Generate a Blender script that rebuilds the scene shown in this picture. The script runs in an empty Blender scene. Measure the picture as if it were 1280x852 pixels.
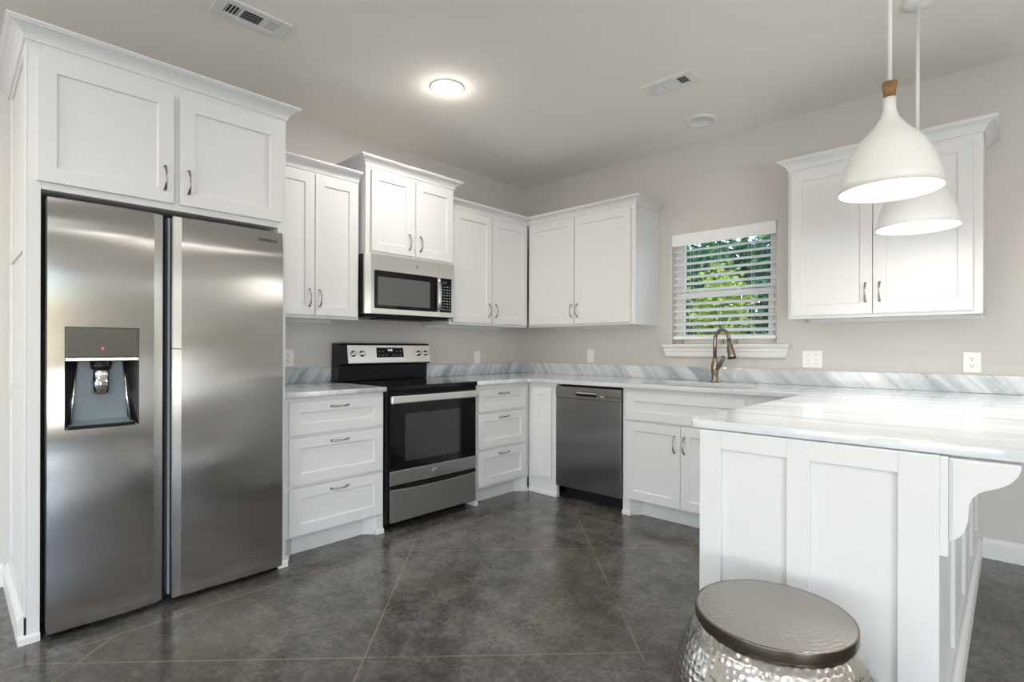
import bpy, bmesh, math, random
from mathutils import Vector, Matrix
random.seed(7)
SC = bpy.context.scene
COL = SC.collection
PI = math.pi

# ------------------------------------------------------------------ camera
cam_d = bpy.data.cameras.new('camera'); cam = bpy.data.objects.new('camera', cam_d); COL.objects.link(cam)
cam_d.sensor_width = 36.0; cam_d.lens = 36.0 * 664.71 / 1280.0
cam_d.shift_x = -0.00669; cam_d.shift_y = 0.00636
cam_d.clip_start = 0.02
cam.matrix_world = (Matrix.Translation((3.5592, -3.921, 1.1625)) @ Matrix.Rotation(math.radians(42.852), 4, 'Z')
                    @ Matrix.Rotation(math.radians(90), 4, 'X') @ Matrix.Rotation(math.radians(0.159), 4, 'Z'))
SC.camera = cam
# ------------------------------------------------------------------ light
SC.view_settings.view_transform = 'Standard'; SC.view_settings.look = 'None'
SC.view_settings.gamma = 1.0; SC.view_settings.use_curve_mapping = False
SC.view_settings.exposure = -0.06
world = bpy.data.worlds.new('world'); SC.world = world; world.use_nodes = True
wn = world.node_tree.nodes; wl = world.node_tree.links
sky = wn.new('ShaderNodeTexSky'); sky.sky_type = 'NISHITA'; sky.sun_disc = False
sky.sun_elevation = math.radians(50); sky.sun_rotation = math.radians(150)
wl.new(sky.outputs[0], wn['Background'].inputs[0]); wn['Background'].inputs[1].default_value = 0.8

def lamp(name, kind, loc, rot=(0, 0, 0), **kw):
    d = bpy.data.lights.new(name, kind); o = bpy.data.objects.new(name, d); COL.objects.link(o)
    o.location = loc; o.rotation_euler = rot
    for k, v in kw.items(): setattr(d, k, v)
    return o
lamp('sun', 'SUN', (2, 2, 9), (math.radians(38), math.radians(18), 0), energy=5.0, angle=0.01, color=(1, .95, .86))
# added lamps at unseen rear openings, tilted up to brighten the ceiling
REAR = [(0.7, 2.3), (2.9, 4.5), (5.0, 6.5)]  # unseen wall openings, placed to let this added light in
for a, b in REAR:
    lamp('added_daylight', 'AREA', ((a + b) / 2, -9.3, .55), (math.radians(158), 0, 0), shape='RECTANGLE', size=b - a, size_y=.9, energy=48, color=(.93, .97, 1))
lamp('added_daylight', 'AREA', (7.3, -5.2, .6), (math.radians(155), 0, math.radians(90)), shape='RECTANGLE', size=2.2, size_y=.9, energy=170, color=(.93, .97, 1))  # added lamp at an unseen side opening, also tilted up

for x, y in ((2.3, -4.6), (6.4, -2.5), (6.4, -1.0), (4.6, -4.8), (1.0, -4.8), (3.4, -6.8)):      # added unseen ceiling lamps that brighten the room and streak the refrigerator
    lamp('ceiling_disk_lamp', 'AREA', (x, y, 2.742), shape='DISK', size=.16, energy=13, color=(1, .95, .89))

# ------------------------------------------------------------------ materials
def srgb(r, g, b):
    f = lambda c: (c / 255 / 12.92) if c / 255 <= .04045 else ((c / 255 + .055) / 1.055) ** 2.4
    return (f(r), f(g), f(b), 1)
def mat(name, col, rough=.5, metal=0.0, **kw):
    m = bpy.data.materials.new(name); m.use_nodes = True
    b = m.node_tree.nodes['Principled BSDF']
    b.inputs['Base Color'].default_value = col if len(col) == 4 else (*col, 1)
    b.inputs['Roughness'].default_value = rough; b.inputs['Metallic'].default_value = metal
    for k, v in kw.items(): b.inputs[k].default_value = v
    return m
class NT:
    def __init__(s, m): s.t = m.node_tree; s.b = s.t.nodes['Principled BSDF']
    def n(s, typ, **kw):
        x = s.t.nodes.new(typ)
        for k, v in kw.items(): setattr(x, k, v)
        return x
    def l(s, a, b): s.t.links.new(a, b)
    def math(s, op, a, b=None, c=None):
        x = s.n('ShaderNodeMath', operation=op)
        for i, v in enumerate((a, b, c)):
            if v is None: continue
            if isinstance(v, (int, float)): x.inputs[i].default_value = v
            else: s.l(v, x.inputs[i])
        return x.outputs[0]
    def pos(s): return s.n('ShaderNodeNewGeometry').outputs['Position']
    def sep(s, v):
        x = s.n('ShaderNodeSeparateXYZ'); s.l(v, x.inputs[0]); return x.outputs
    def comb(s, a, b, c):
        x = s.n('ShaderNodeCombineXYZ')
        for i, v in enumerate((a, b, c)):
            if isinstance(v, (int, float)): x.inputs[i].default_value = v
            else: s.l(v, x.inputs[i])
        return x.outputs[0]
    def noise(s, vec, scale, detail=3, rough=.5, dist=0.0):
        x = s.n('ShaderNodeTexNoise'); s.l(vec, x.inputs['Vector'])
        x.inputs['Scale'].default_value = scale; x.inputs['Detail'].default_value = detail
        x.inputs['Roughness'].default_value = rough; x.inputs['Distortion'].default_value = dist
        return x.outputs[0]
    def ramp(s, fac, stops):
        x = s.n('ShaderNodeValToRGB'); s.l(fac, x.inputs[0]); e = x.color_ramp.elements
        while len(e) < len(stops): e.new(.5)
        for i, (p, c) in enumerate(stops): e[i].position = p; e[i].color = c if len(c) == 4 else (*c, 1)
        return x.outputs[0]
    def mix(s, fac, a, b, blend='MIX'):
        x = s.n('ShaderNodeMix', data_type='RGBA', blend_type=blend)
        for i, v in ((0, fac), (6, a), (7, b)):
            if isinstance(v, (int, float)): x.inputs[i].default_value = v
            elif isinstance(v, tuple): x.inputs[i].default_value = v
            else: s.l(v, x.inputs[i])
        return x.outputs[2]
    def bump(s, h, strength=.2, dist=.01):
        x = s.n('ShaderNodeBump'); x.inputs['Strength'].default_value = strength; x.inputs['Distance'].default_value = dist
        s.l(h, x.inputs['Height']); s.l(x.outputs[0], s.b.inputs['Normal'])

WHITE = mat('white_cabinet_paint', srgb(221, 222, 223), .38)
TRIM = mat('white_trim_paint', srgb(230, 230, 229), .4)
PLASTIC = mat('white_plastic', srgb(240, 240, 240), .3)
WALL = mat('greige_wall_paint', srgb(207, 204, 201), .85)
CEIL = mat('ceiling_paint', srgb(243, 239, 232), .9)
for m_ in (WALL, CEIL):
    t = NT(m_); t.bump(t.noise(t.pos(), 260, 2), .06, .002)
BLACK = mat('black_plastic', (.007, .007, .008), .35, 0, **{'Specular IOR Level': .3})
DARK = mat('dark_recess', (.01, .01, .012), .6)  # shade of gaps and openings as a colour; also the gasket
BGLASS = mat('black_glass', (.004, .004, .005), .05, 0, **{'Specular IOR Level': .4})
WINGL = mat('oven_window_glass', (.035, .035, .037), .08)
MWGL = mat('microwave_window_mesh', (.11, .11, .11), .22)
NICKEL = mat('satin_nickel', (.36, .34, .32), .22, 1)
BRONZE = mat('brushed_bronze', (.30, .245, .21), .30, 1)
CHROME = mat('chrome', (.75, .75, .76), .12, 1)
GREYP = mat('grey_plastic', srgb(128, 140, 150), .35)
PANELG = mat('dispenser_panel', srgb(120, 120, 115), .2, .7)
LOGO = mat('logo_grey', (.06, .06, .065), .4)
BTN = mat('button_print', srgb(170, 185, 185), .5)
RED = mat('red_indicator', (.6, .05, .04), .4); RED.node_tree.nodes['Principled BSDF'].inputs['Emission Color'].default_value = (1, .15, .1, 1); RED.node_tree.nodes['Principled BSDF'].inputs['Emission Strength'].default_value = .6
DIGIT = mat('lit_display', (.5, .6, .65), .5); DIGIT.node_tree.nodes['Principled BSDF'].inputs['Emission Color'].default_value = (.7, .9, 1, 1); DIGIT.node_tree.nodes['Principled BSDF'].inputs['Emission Strength'].default_value = 1.2
BULB = mat('lit_diffuser', (1, 1, 1), .5); BULB.node_tree.nodes['Principled BSDF'].inputs['Emission Color'].default_value = (1, .97, .92, 1); BULB.node_tree.nodes['Principled BSDF'].inputs['Emission Strength'].default_value = 7
SHADE = mat('white_enamel', srgb(238, 238, 236), .32)
BLIND = mat('white_blind', srgb(238, 240, 243), .45)
GLASS = mat('window_glass', (1, 1, 1), 0.0, 0, **{'Transmission Weight': 1.0, 'IOR': 1.45})
def thin_glass(m):
    t = m.node_tree; n = t.nodes
    tr = n.new('ShaderNodeBsdfTransparent'); gl = n.new('ShaderNodeBsdfGlossy'); gl.inputs['Roughness'].default_value = 0
    fr = n.new('ShaderNodeFresnel'); fr.inputs[0].default_value = 1.3; mx = n.new('ShaderNodeMixShader')
    t.links.new(fr.outputs[0], mx.inputs[0]); t.links.new(tr.outputs[0], mx.inputs[1]); t.links.new(gl.outputs[0], mx.inputs[2])
    t.links.new(mx.outputs[0], n['Material Output'].inputs[0])
thin_glass(GLASS)

def steel(name, col, rough, aniso=1.0, grain=.03, horiz=True):
    m = mat(name, col, rough, 1); t = NT(m)
    t.b.inputs['Anisotropic'].default_value = aniso
    g = t.n('ShaderNodeNewGeometry'); cr = t.n('ShaderNodeVectorMath', operation='CROSS_PRODUCT'); cr.inputs[0].default_value = (0, 0, 1)
    t.l(g.outputs['Normal'], cr.inputs[1]); t.l(cr.outputs[0], t.b.inputs['Tangent'])      # grain runs level round every upright face
    x, y, z = t.sep(t.pos())
    v = t.comb(t.math('MULTIPLY', x, 3), t.math('MULTIPLY', y, 3), t.math('MULTIPLY', z, 500)) if horiz else \
        t.comb(t.math('MULTIPLY', x, 500), t.math('MULTIPLY', y, 500), t.math('MULTIPLY', z, 3))
    nz = t.noise(v, 1, 2)
    t.l(t.math('ADD', t.math('MULTIPLY', nz, grain * 2), rough - grain), t.b.inputs['Roughness'])
    return m
STEEL = steel('stainless_steel', (.41, .40, .385), .18)
STEELB = steel('stainless_trim', (.62, .61, .595), .3)
STEELD = steel('dark_stainless', (.20, .19, .18), .25)

def wood_mat():
    m = mat('oiled_wood', (.3, .16, .07), .5); t = NT(m); x, y, z = t.sep(t.pos())
    n = t.noise(t.comb(t.math('MULTIPLY', x, 90), t.math('MULTIPLY', y, 90), t.math('MULTIPLY', z, 14)), 1, 3)
    t.l(t.ramp(n, [(.3, (.20, .095, .035)), (.7, (.40, .22, .10))]), t.b.inputs['Base Color']); return m
WOOD = wood_mat()

def floor_mat():
    m = mat('polished_concrete', (.1, .1, .1), .3); t = NT(m); p = t.pos(); x, y, z = t.sep(p)
    big = t.noise(p, 1.1, 4, .6); med = t.noise(p, 9, 5, .65); fine = t.noise(p, 42, 3, .6)
    vo = t.n('ShaderNodeTexVoronoi', feature='F1'); vo.inputs['Scale'].default_value = 46; vo.inputs['Randomness'].default_value = 1
    wv = t.n('ShaderNodeVectorMath', operation='ADD'); t.l(p, wv.inputs[0]); sc_ = t.n('ShaderNodeVectorMath', operation='SCALE'); nn = t.n('ShaderNodeTexNoise'); t.l(p, nn.inputs['Vector']); nn.inputs['Scale'].default_value = 40; nn.inputs['Detail'].default_value = 2
    t.l(nn.outputs['Color'], sc_.inputs[0]); sc_.inputs['Scale'].default_value = .012; t.l(sc_.outputs[0], wv.inputs[1]); t.l(wv.outputs[0], vo.inputs['Vector'])
    spots = t.math('MULTIPLY', t.ramp(vo.outputs['Distance'], [(.12, (1, 1, 1)), (.45, (0, 0, 0))]), t.ramp(t.noise(p, 6, 3, .6), [(.42, (0, 0, 0)), (.60, (1, 1, 1))]))
    f = t.math('ADD', t.math('MULTIPLY', big, .45), t.math('ADD', t.math('MULTIPLY', med, .4), t.math('MULTIPLY', fine, .25)))
    c = t.ramp(f, [(.38, srgb(50, 47, 43)), (.53, srgb(80, 78, 74)), (.68, srgb(118, 116, 111))])
    c = t.mix(t.math('MULTIPLY', spots, .75), c, srgb(50, 47, 44))
    warm = t.ramp(t.noise(p, 1.7, 3), [(.52, (0, 0, 0)), (.72, (1, 1, 1))])
    c = t.mix(t.math('MULTIPLY', warm, .35), c, srgb(92, 82, 72))
    def line(v, per, off, w):            # 1 on a groove every «per» metres
        q = t.math('PINGPONG', t.math('ADD', v, off), per / 2)
        return t.math('LESS_THAN', q, w)
    s = t.math('ADD', x, y); d = t.math('SUBTRACT', y, x)
    inside = t.math('MULTIPLY', t.math('GREATER_THAN', x, .915), t.math('LESS_THAN', y, -.92))
    ins2 = t.math('MULTIPLY', inside, t.math('LESS_THAN', x, 2.56))
    g = t.math('MULTIPLY', ins2, t.math('MAXIMUM', line(s, 1.475, 1.07 + 1.475 * 4, .0050), line(d, 1.485, 3.15 + 1.485 * 4, .0050)))
    e1 = t.math('MULTIPLY', t.math('LESS_THAN', t.math('ABSOLUTE', t.math('SUBTRACT', x, .915)), .0036), t.math('LESS_THAN', y, -.92))
    e2 = t.math('MULTIPLY', t.math('LESS_THAN', t.math('ABSOLUTE', t.math('ADD', y, .92)), .0036), t.math('MULTIPLY', t.math('GREATER_THAN', x, .915), t.math('LESS_THAN', x, 2.56)))
    g = t.math('MAXIMUM', g, t.math('MAXIMUM', e1, e2))
    brk = t.ramp(t.noise(p, 3.5, 2), [(.30, (.25, .25, .25)), (.48, (1, 1, 1))])
    c = t.mix(t.math('MULTIPLY', g, t.math('MULTIPLY', brk, .6)), c, srgb(150, 128, 104))
    t.l(c, t.b.inputs['Base Color'])
    t.l(t.math('ADD', t.math('MULTIPLY', med, .16), .11), t.b.inputs['Roughness'])
    t.b.inputs['Specular IOR Level'].default_value = .55
    t.bump(t.math('SUBTRACT', fine, t.math('MULTIPLY', g, 2)), .03, .002)
    return m
FLOOR = floor_mat()

def marble(name, u, v, w, contrast=1.0, rough=.07, base=srgb(222, 224, 225)):
    """u = direction along the streaks, v / w = across them (world vectors)"""
    m = mat(name, (.8, .8, .8), rough); t = NT(m); p = t.pos()
    def dot(a):
        x = t.n('ShaderNodeVectorMath', operation='DOT_PRODUCT'); t.l(p, x.inputs[0]); x.inputs[1].default_value = a; return x.outputs['Value']
    du, dv, dw = dot(u), dot(v), dot(w)
    wob = t.math('MULTIPLY', t.noise(p, 3.0, 3), .10)
    dv2 = t.math('ADD', dv, wob)
    n1 = t.noise(t.comb(t.math('MULTIPLY', du, .6), t.math('MULTIPLY', dv2, 6), t.math('MULTIPLY', dw, 6)), 1.6, 5, .6)
    n2 = t.noise(t.comb(t.math('MULTIPLY', du, 1.2), t.math('MULTIPLY', dv2, 24), t.math('MULTIPLY', dw, 24)), 1.3, 4, .6)
    n3 = t.noise(p, 35, 4, .7)
    f = t.math('ADD', t.math('MULTIPLY', n1, .62), t.math('ADD', t.math('MULTIPLY', n2, .28), t.math('MULTIPLY', n3, .10)))
    lo = srgb(130, 141, 155); mid = srgb(192, 199, 206); hi = srgb(226, 229, 231)
    c = t.ramp(f, [(.34, lo), (.47, mid), (.60, hi)])
    c = t.mix(contrast, base, c)
    t.l(c, t.b.inputs['Base Color']); return m
S2 = math.sqrt(.5)
MARB_TOP = marble('marble_countertop', (1, .04, 0), (-.04, 1, 0), (0, 0, 1), .62, .07, srgb(232, 233, 234))
MARB_BACK = marble('marble_backsplash_back', (-.70, 0, .72), (.72, 0, .70), (0, 1, 0), .95, .12)
MARB_LEFT = marble('marble_backsplash_left', (0, .55, .83), (0, .83, -.55), (1, 0, 0), 1.0, .12)

def hammered(name, col, rough, scale, depth, rings=False):
    m = mat(name, col, rough, 1); t = NT(m)
    v = t.n('ShaderNodeTexVoronoi', feature='SMOOTH_F1'); v.inputs['Smoothness'].default_value = .6
    tc = t.n('ShaderNodeTexCoord')
    if rings:
        x, y, z = t.sep(tc.outputs['Object'])
        r = t.math('SQRT', t.math('ADD', t.math('MULTIPLY', x, x), t.math('MULTIPLY', y, y))); a = t.math('ARCTAN2', y, x)
        rq = t.math('MULTIPLY', t.math('ROUND', t.math('MULTIPLY', r, 75)), 1 / 75)
        vec = t.comb(t.math('MULTIPLY', r, 75), t.math('MULTIPLY', t.math('MULTIPLY', a, rq), 75), 0)
        t.l(vec, v.inputs['Vector']); v.inputs['Scale'].default_value = 1; v.inputs['Randomness'].default_value = .35
    else:
        t.l(tc.outputs['Object'], v.inputs['Vector']); v.inputs['Scale'].default_value = scale; v.inputs['Randomness'].default_value = .4
    t.bump(v.outputs['Distance'], depth, .006 if not rings else .002)
    return m
HAMMER = hammered('hammered_silver', (.56, .54, .52), .22, 60, .5)
HAMTOP = hammered('hammered_bronze_lid', (.36, .335, .305), .32, 1, .75, True)
RIMMET = mat('lid_rim_metal', (.20, .165, .14), .28, 1)

def leaf_mat(name, a, b):
    m = mat(name, a, .6); t = NT(m)
    inf = t.n('ShaderNodeTexNoise'); t.l(t.pos(), inf.inputs['Vector']); inf.inputs['Scale'].default_value = 5
    t.l(t.ramp(inf.outputs[0], [(.35, a), (.65, b)]), t.b.inputs['Base Color'])
    tr = t.n('ShaderNodeBsdfTranslucent'); tr.inputs[0].default_value = (*b[:3], 1)
    mx = t.n('ShaderNodeMixShader'); mx.inputs[0].default_value = .35
    t.l(t.b.outputs[0], mx.inputs[1]); t.l(tr.outputs[0], mx.inputs[2]); t.l(mx.outputs[0], t.t.nodes['Material Output'].inputs[0])
    return m
LEAF_D = leaf_mat('dark_leaves', (.022, .085, .035), (.06, .17, .06))
LEAF_Y = leaf_mat('sunlit_leaves', (.08, .18, .02), (.32, .40, .07))  # sunlight on the foliage put into the leaf colour
LEAF_B = leaf_mat('blue_green_leaves', (.012, .05, .03), (.035, .11, .06))
BARK = mat('bark', (.06, .045, .035), .9)
GRASS = mat('grass', (.05, .11, .03), .95)

# ------------------------------------------------------------------ mesh helpers
class MB:
    def __init__(s): s.v = []; s.f = []; s.sm = []
    def add(s, vs, fs, smooth=False):
        k = len(s.v); s.v += [tuple(p) for p in vs]
        for f in fs: s.f.append([i + k for i in f]); s.sm.append(smooth)
        return s
    def box(s, x0, x1, y0, y1, z0, z1):
        v = [(x, y, z) for x in (x0, x1) for y in (y0, y1) for z in (z0, z1)]
        return s.add(v, [(0, 1, 3, 2), (4, 6, 7, 5), (0, 4, 5, 1), (2, 3, 7, 6), (0, 2, 6, 4), (1, 5, 7, 3)])
    def mbox(s, M, u0, u1, v0, v1, w0, w1):
        v = [M(u, vv, w) for u in (u0, u1) for vv in (v0, v1) for w in (w0, w1)]
        return s.add(v, [(0, 1, 3, 2), (4, 6, 7, 5), (0, 4, 5, 1), (2, 3, 7, 6), (0, 2, 6, 4), (1, 5, 7, 3)])
    def prism(s, pts, fn, a, b, smooth=False):
        n = len(pts); v = [fn(p[0], p[1], a) for p in pts] + [fn(p[0], p[1], b) for p in pts]
        k = len(s.v); s.v += [tuple(p) for p in v]
        s.f.append([k + i for i in range(n)][::-1]); s.f.append([k + n + i for i in range(n)]); s.sm += [False, False]
        for i in range(n):
            j = (i + 1) % n; s.f.append([k + i, k + j, k + n + j, k + n + i]); s.sm.append(smooth)
        return s
    def lathe(s, prof, c, seg=48, smooth=True, axis='Z', cap=(True, True)):
        def P(r, h, a):
            ca, sa = math.cos(a) * r, math.sin(a) * r
            if axis == 'Z': return (c[0] + ca, c[1] + sa, c[2] + h)
            if axis == 'X': return (c[0] + h, c[1] + ca, c[2] + sa)
            return (c[0] + ca, c[1] + h, c[2] + sa)
        v = [P(r, h, 2 * PI * i / seg) for r, h in prof for i in range(seg)]
        f = []
        for j in range(len(prof) - 1):
            for i in range(seg):
                i2 = (i + 1) % seg; f.append((j * seg + i, j * seg + i2, (j + 1) * seg + i2, (j + 1) * seg + i))
        k = len(s.v); s.add(v, f, smooth)
        if cap[0]: s.f.append([k + i for i in range(seg)]); s.sm.append(False)
        if cap[1]: s.f.append([k + (len(prof) - 1) * seg + i for i in range(seg)]); s.sm.append(False)
        return s
    def tube(s, pts, rad, seg=10, flat=None, smooth=True):
        """pts = points, rad = radii (float or list of (ra, rb)); flat = fixed side vector"""
        pts = [Vector(p) for p in pts]; n = len(pts); v = []; prev = None
        for i, p in enumerate(pts):
            tdir = (pts[min(i + 1, n - 1)] - pts[max(i - 1, 0)]).normalized()
            if flat is not None: a = Vector(flat)
            elif prev is None: a = Vector((0, 0, 1)) if abs(tdir.z) < .9 else Vector((1, 0, 0))
            else: a = prev
            a = (a - tdir * a.dot(tdir)).normalized(); b = tdir.cross(a); prev = a
            r = rad[i] if isinstance(rad, (list, tuple)) else rad
            ra, rb = r if isinstance(r, tuple) else (r, r)
            for k in range(seg):
                an = 2 * PI * k / seg; v.append(p + a * (ra * math.cos(an)) + b * (rb * math.sin(an)))
        f = []
        for j in range(n - 1):
            for i in range(seg):
                i2 = (i + 1) % seg; f.append((j * seg + i, j * seg + i2, (j + 1) * seg + i2, (j + 1) * seg + i))
        k = len(s.v); s.add(v, f, smooth)
        s.f.append([k + i for i in range(seg)]); s.f.append([k + (n - 1) * seg + i for i in range(seg)]); s.sm += [False, False]
        return s
    def build(s, name, m, parent=None, bevel=0.0, origin=None, seg=2):
        if origin is None:
            xs, ys, zs = zip(*s.v); origin = ((min(xs) + max(xs)) / 2, (min(ys) + max(ys)) / 2, min(zs))
        O = Vector(origin); me = bpy.data.meshes.new(name)
        me.from_pydata([tuple(Vector(p) - O) for p in s.v], [], s.f)
        me.polygons.foreach_set('use_smooth', s.sm)
        bm = bmesh.new(); bm.from_mesh(me); bmesh.ops.recalc_face_normals(bm, faces=bm.faces); bm.to_mesh(me); bm.free()
        for mm in (m if isinstance(m, list) else [m]): me.materials.append(mm)
        o = bpy.data.objects.new(name, me); COL.objects.link(o)
        place(o, O, parent)
        if bevel:
            b = o.modifiers.new('bevel', 'BEVEL'); b.width = bevel; b.segments = seg; b.limit_method = 'ANGLE'; b.angle_limit = math.radians(40)
        return o
WORLD = {}
def place(o, O, parent):
    O = Vector(O); WORLD[o.name] = O
    if parent is not None: o.parent = parent; o.location = O - WORLD[parent.name]
    else: o.location = O
def tag(o, label=None, cat=None, group=None, kind=None):
    if label: o['label'] = label
    if cat: o['category'] = cat
    if group: o['group'] = group
    if kind: o['kind'] = kind
    return o
def thing(name, label, cat, loc, group=None):
    o = bpy.data.objects.new(name, None); COL.objects.link(o); o.empty_display_size = .1
    place(o, loc, None); return tag(o, label, cat, group)
def struct(o): o['kind'] = 'structure'; return o
FX = lambda u, v, w: (w, u, v)          # faces +x (left wall): u = y, v = z, w = x
FY = lambda u, v, w: (u, -w, v)         # faces -y (back wall): u = x, v = z, w = -y
FS = lambda u, v, w: (u, w, v)

def shaker(M, u0, u1, v0, v1, w0, w1, r=.06, d=.009, rb=None):
    mb = MB(); rb = rb or r
    L = lambda a, b, c, e, w: [M(a, c, w), M(b, c, w), M(b, e, w), M(a, e, w)]
    vs = L(u0, u1, v0, v1, w0) + L(u0, u1, v0, v1, w1) + L(u0 + r, u1 - r, v0 + rb, v1 - rb, w1) + L(u0 + r + .003, u1 - r - .003, v0 + rb + .003, v1 - rb - .003, w1 - d)
    f = [(0, 1, 2, 3)]
    for k in (0, 4, 8):
        for i in range(4): j = (i + 1) % 4; f.append((k + i, k + j, k + 4 + j, k + 4 + i))
    f.append((12, 13, 14, 15)); return mb.add(vs, f)
HMESH = {}
def handle(M, key, u, v, w, vert, parent, label=None, L=.108):
    """bowed cabinet pull, wide at its feet and pinched in the middle; meshes are shared"""
    k = (key, vert)
    if k not in HMESH:
        mb = MB(); pts = []; rad = []
        for i in range(15):
            s = -1 + 2 * i / 14; al = s * L / 2; out = .004 + .026 * (1 - abs(s) ** 2.4)
            pts.append(M(0, al, out) if vert else M(al, 0, out)); wd = .0030 + .0042 * abs(s) ** 1.5; rad.append((wd, .0028))
        side = Vector(M(1, 0, 0)) - Vector(M(0, 0, 0)) if vert else Vector(M(0, 1, 0)) - Vector(M(0, 0, 0))
        mb.tube(pts, rad, 8, flat=side)
        for s in (-1, 1):
            a, b = (M(0, s * L / 2 * .97, 0), M(0, s * L / 2 * .97, .007)) if vert else (M(s * L / 2 * .97, 0, 0), M(s * L / 2 * .97, 0, .007))
            mb.tube([a, b], .0062, 10)
        o = mb.build('handle', NICKEL, None, origin=(0, 0, 0)); HMESH[k] = o.data
        place(o, M(u, v, w), parent)
    else:
        o = bpy.data.objects.new('handle', HMESH[k]); COL.objects.link(o); place(o, M(u, v, w), parent)
    return o
PROF = [(0, 0), (.007, 0), (.008, .012), (.014, .026), (.027, .041), (.045, .053), (.058, .058), (.060, .064), (.066, .066), (.066, .077), (0, .077)]
PROF = [(a * .88, b * .82) for a, b in PROF]
def crown(path, z, parent, seg=None, sc=1.0, ov=None, m=None):
    """moulding swept along a face line (list of xy); mitred; outward = right-hand side of travel"""
    P = [Vector(p) for p in path]; n = len(P); N = []
    for i in range(n - 1):
        d = (P[i + 1] - P[i]).normalized(); N.append(Vector((d.y, -d.x)))
    off = []
    for i in range(n):
        a = N[max(i - 1, 0)]; b = N[min(i, n - 2)]; h = (a + b); off.append(h / (1 + a.dot(b)))
    seg = seg or (0, n - 1); mb = MB(); q = len(PROF); ids = range(seg[0], seg[1] + 1); vs = []
    for i in ids:
        for o_, u in PROF: p = P[i] + off[i] * (o_ * sc); vs.append((p.x, p.y, z + u * sc))
    f = []
    for j in range(len(ids) - 1):
        for k in range(q): k2 = (k + 1) % q; f.append((j * q + k, j * q + k2, (j + 1) * q + k2, (j + 1) * q + k))
    f.append(tuple(range(q))); f.append(tuple((len(ids) - 1) * q + k for k in range(q)))
    return mb.add(vs, f).build('crown_molding', m or WHITE, parent)
def text(body, size, M, u, v, w, name, m, parent, ext=.0006, align='CENTER'):
    cu = bpy.data.curves.new(name, 'FONT'); cu.body = body; cu.size = size; cu.extrude = ext; cu.align_x = align; cu.align_y = 'CENTER'
    tmp = bpy.data.objects.new(name, cu); COL.objects.link(tmp)
    me = bpy.data.meshes.new_from_object(tmp.evaluated_get(bpy.context.evaluated_depsgraph_get())); bpy.data.objects.remove(tmp); bpy.data.curves.remove(cu)
    o0 = Vector(M(0, 0, 0)); U = Vector(M(1, 0, 0)) - o0; V = Vector(M(0, 1, 0)) - o0; W = Vector(M(0, 0, 1)) - o0
    for vt in me.vertices: c = vt.co.copy(); vt.co = U * c.x + V * c.y + W * c.z
    me.materials.append(m); o = bpy.data.objects.new(name, me); COL.objects.link(o); place(o, M(u, v, w), parent); return o
def flat_curve(outlines, z0, z1, name, m, bev=.004):
    """slab from 2-D outlines (first outer, rest holes) with eased edges"""
    cu = bpy.data.curves.new(name, 'CURVE'); cu.dimensions = '2D'; cu.fill_mode = 'BOTH'
    for pts in outlines:
        sp = cu.splines.new('POLY'); sp.points.add(len(pts) - 1); sp.use_cyclic_u = True
        for i, p in enumerate(pts): sp.points[i].co = (p[0], p[1], 0, 1)
    cu.extrude = (z1 - z0) / 2 - bev; cu.bevel_depth = bev; cu.bevel_resolution = 2; cu.offset = -bev
    tmp = bpy.data.objects.new(name, cu); COL.objects.link(tmp)
    me = bpy.data.meshes.new_from_object(tmp.evaluated_get(bpy.context.evaluated_depsgraph_get())); bpy.data.objects.remove(tmp); bpy.data.curves.remove(cu)
    me.name = name; me.materials.clear(); me.materials.append(m); o = bpy.data.objects.new(name, me); COL.objects.link(o); place(o, (0, 0, (z0 + z1) / 2), None); return o
def arc(cx, cy, r, a0, a1, n=6): return [(cx + r * math.cos(math.radians(a0 + (a1 - a0) * i / n)), cy + r * math.sin(math.radians(a0 + (a1 - a0) * i / n))) for i in range(n + 1)]

# ------------------------------------------------------------------ the room
WX, WY, ZC = -.03, .03, 2.75
struct(MB().box(-.15, 7.15, -9.15, .18, -.1, 0).build('floor', FLOOR))
struct(MB().box(-.15, 7.15, -9.15, .18, ZC, ZC + .1).build('ceiling', CEIL))
struct(MB().box(-.15, WX, -9.15, .18, 0, ZC).build('wall_left', WALL))
OX0, OX1, OZ0, OZ1 = 1.563, 2.352, 1.176, 2.060
struct(MB().box(WX, OX0, WY, .18, 0, ZC).box(OX1, 7.15, WY, .18, 0, ZC).box(OX0, OX1, WY, .18, 0, OZ0).box(OX0, OX1, WY, .18, OZ1, ZC).build('wall_back', WALL))
mb = MB(); xs = [WX] + [q for ab in REAR for q in ab] + [7.0]
for i in range(0, len(xs), 2): mb.box(xs[i], xs[i + 1], -9.15, -9, 0, ZC)
for a, b in REAR: mb.box(a, b, -9.15, -9, 0, .05); mb.box(a, b, -9.15, -9, 2.25, ZC)
struct(mb.build('wall_front', WALL))
struct(MB().box(7, 7.15, -9.15, -6.3, 0, ZC).box(7, 7.15, -4.1, WY, 0, ZC).box(7, 7.15, -6.3, -4.1, 0, .05).box(7, 7.15, -6.3, -4.1, 2.25, ZC).build('wall_right', WALL))
BBP = [(0, 0), (.016, 0), (.016, .088), (.012, .098), (.008, .108), (0, .11)]
struct(MB().prism(BBP, lambda a, b, c: (c, WY - a, b), 3.440, 7.0).build('baseboard_back', TRIM))
struct(MB().prism(BBP, lambda a, b, c: (WX + a, c, b), -9.0, -3.728).build('baseboard_left', TRIM))
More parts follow.
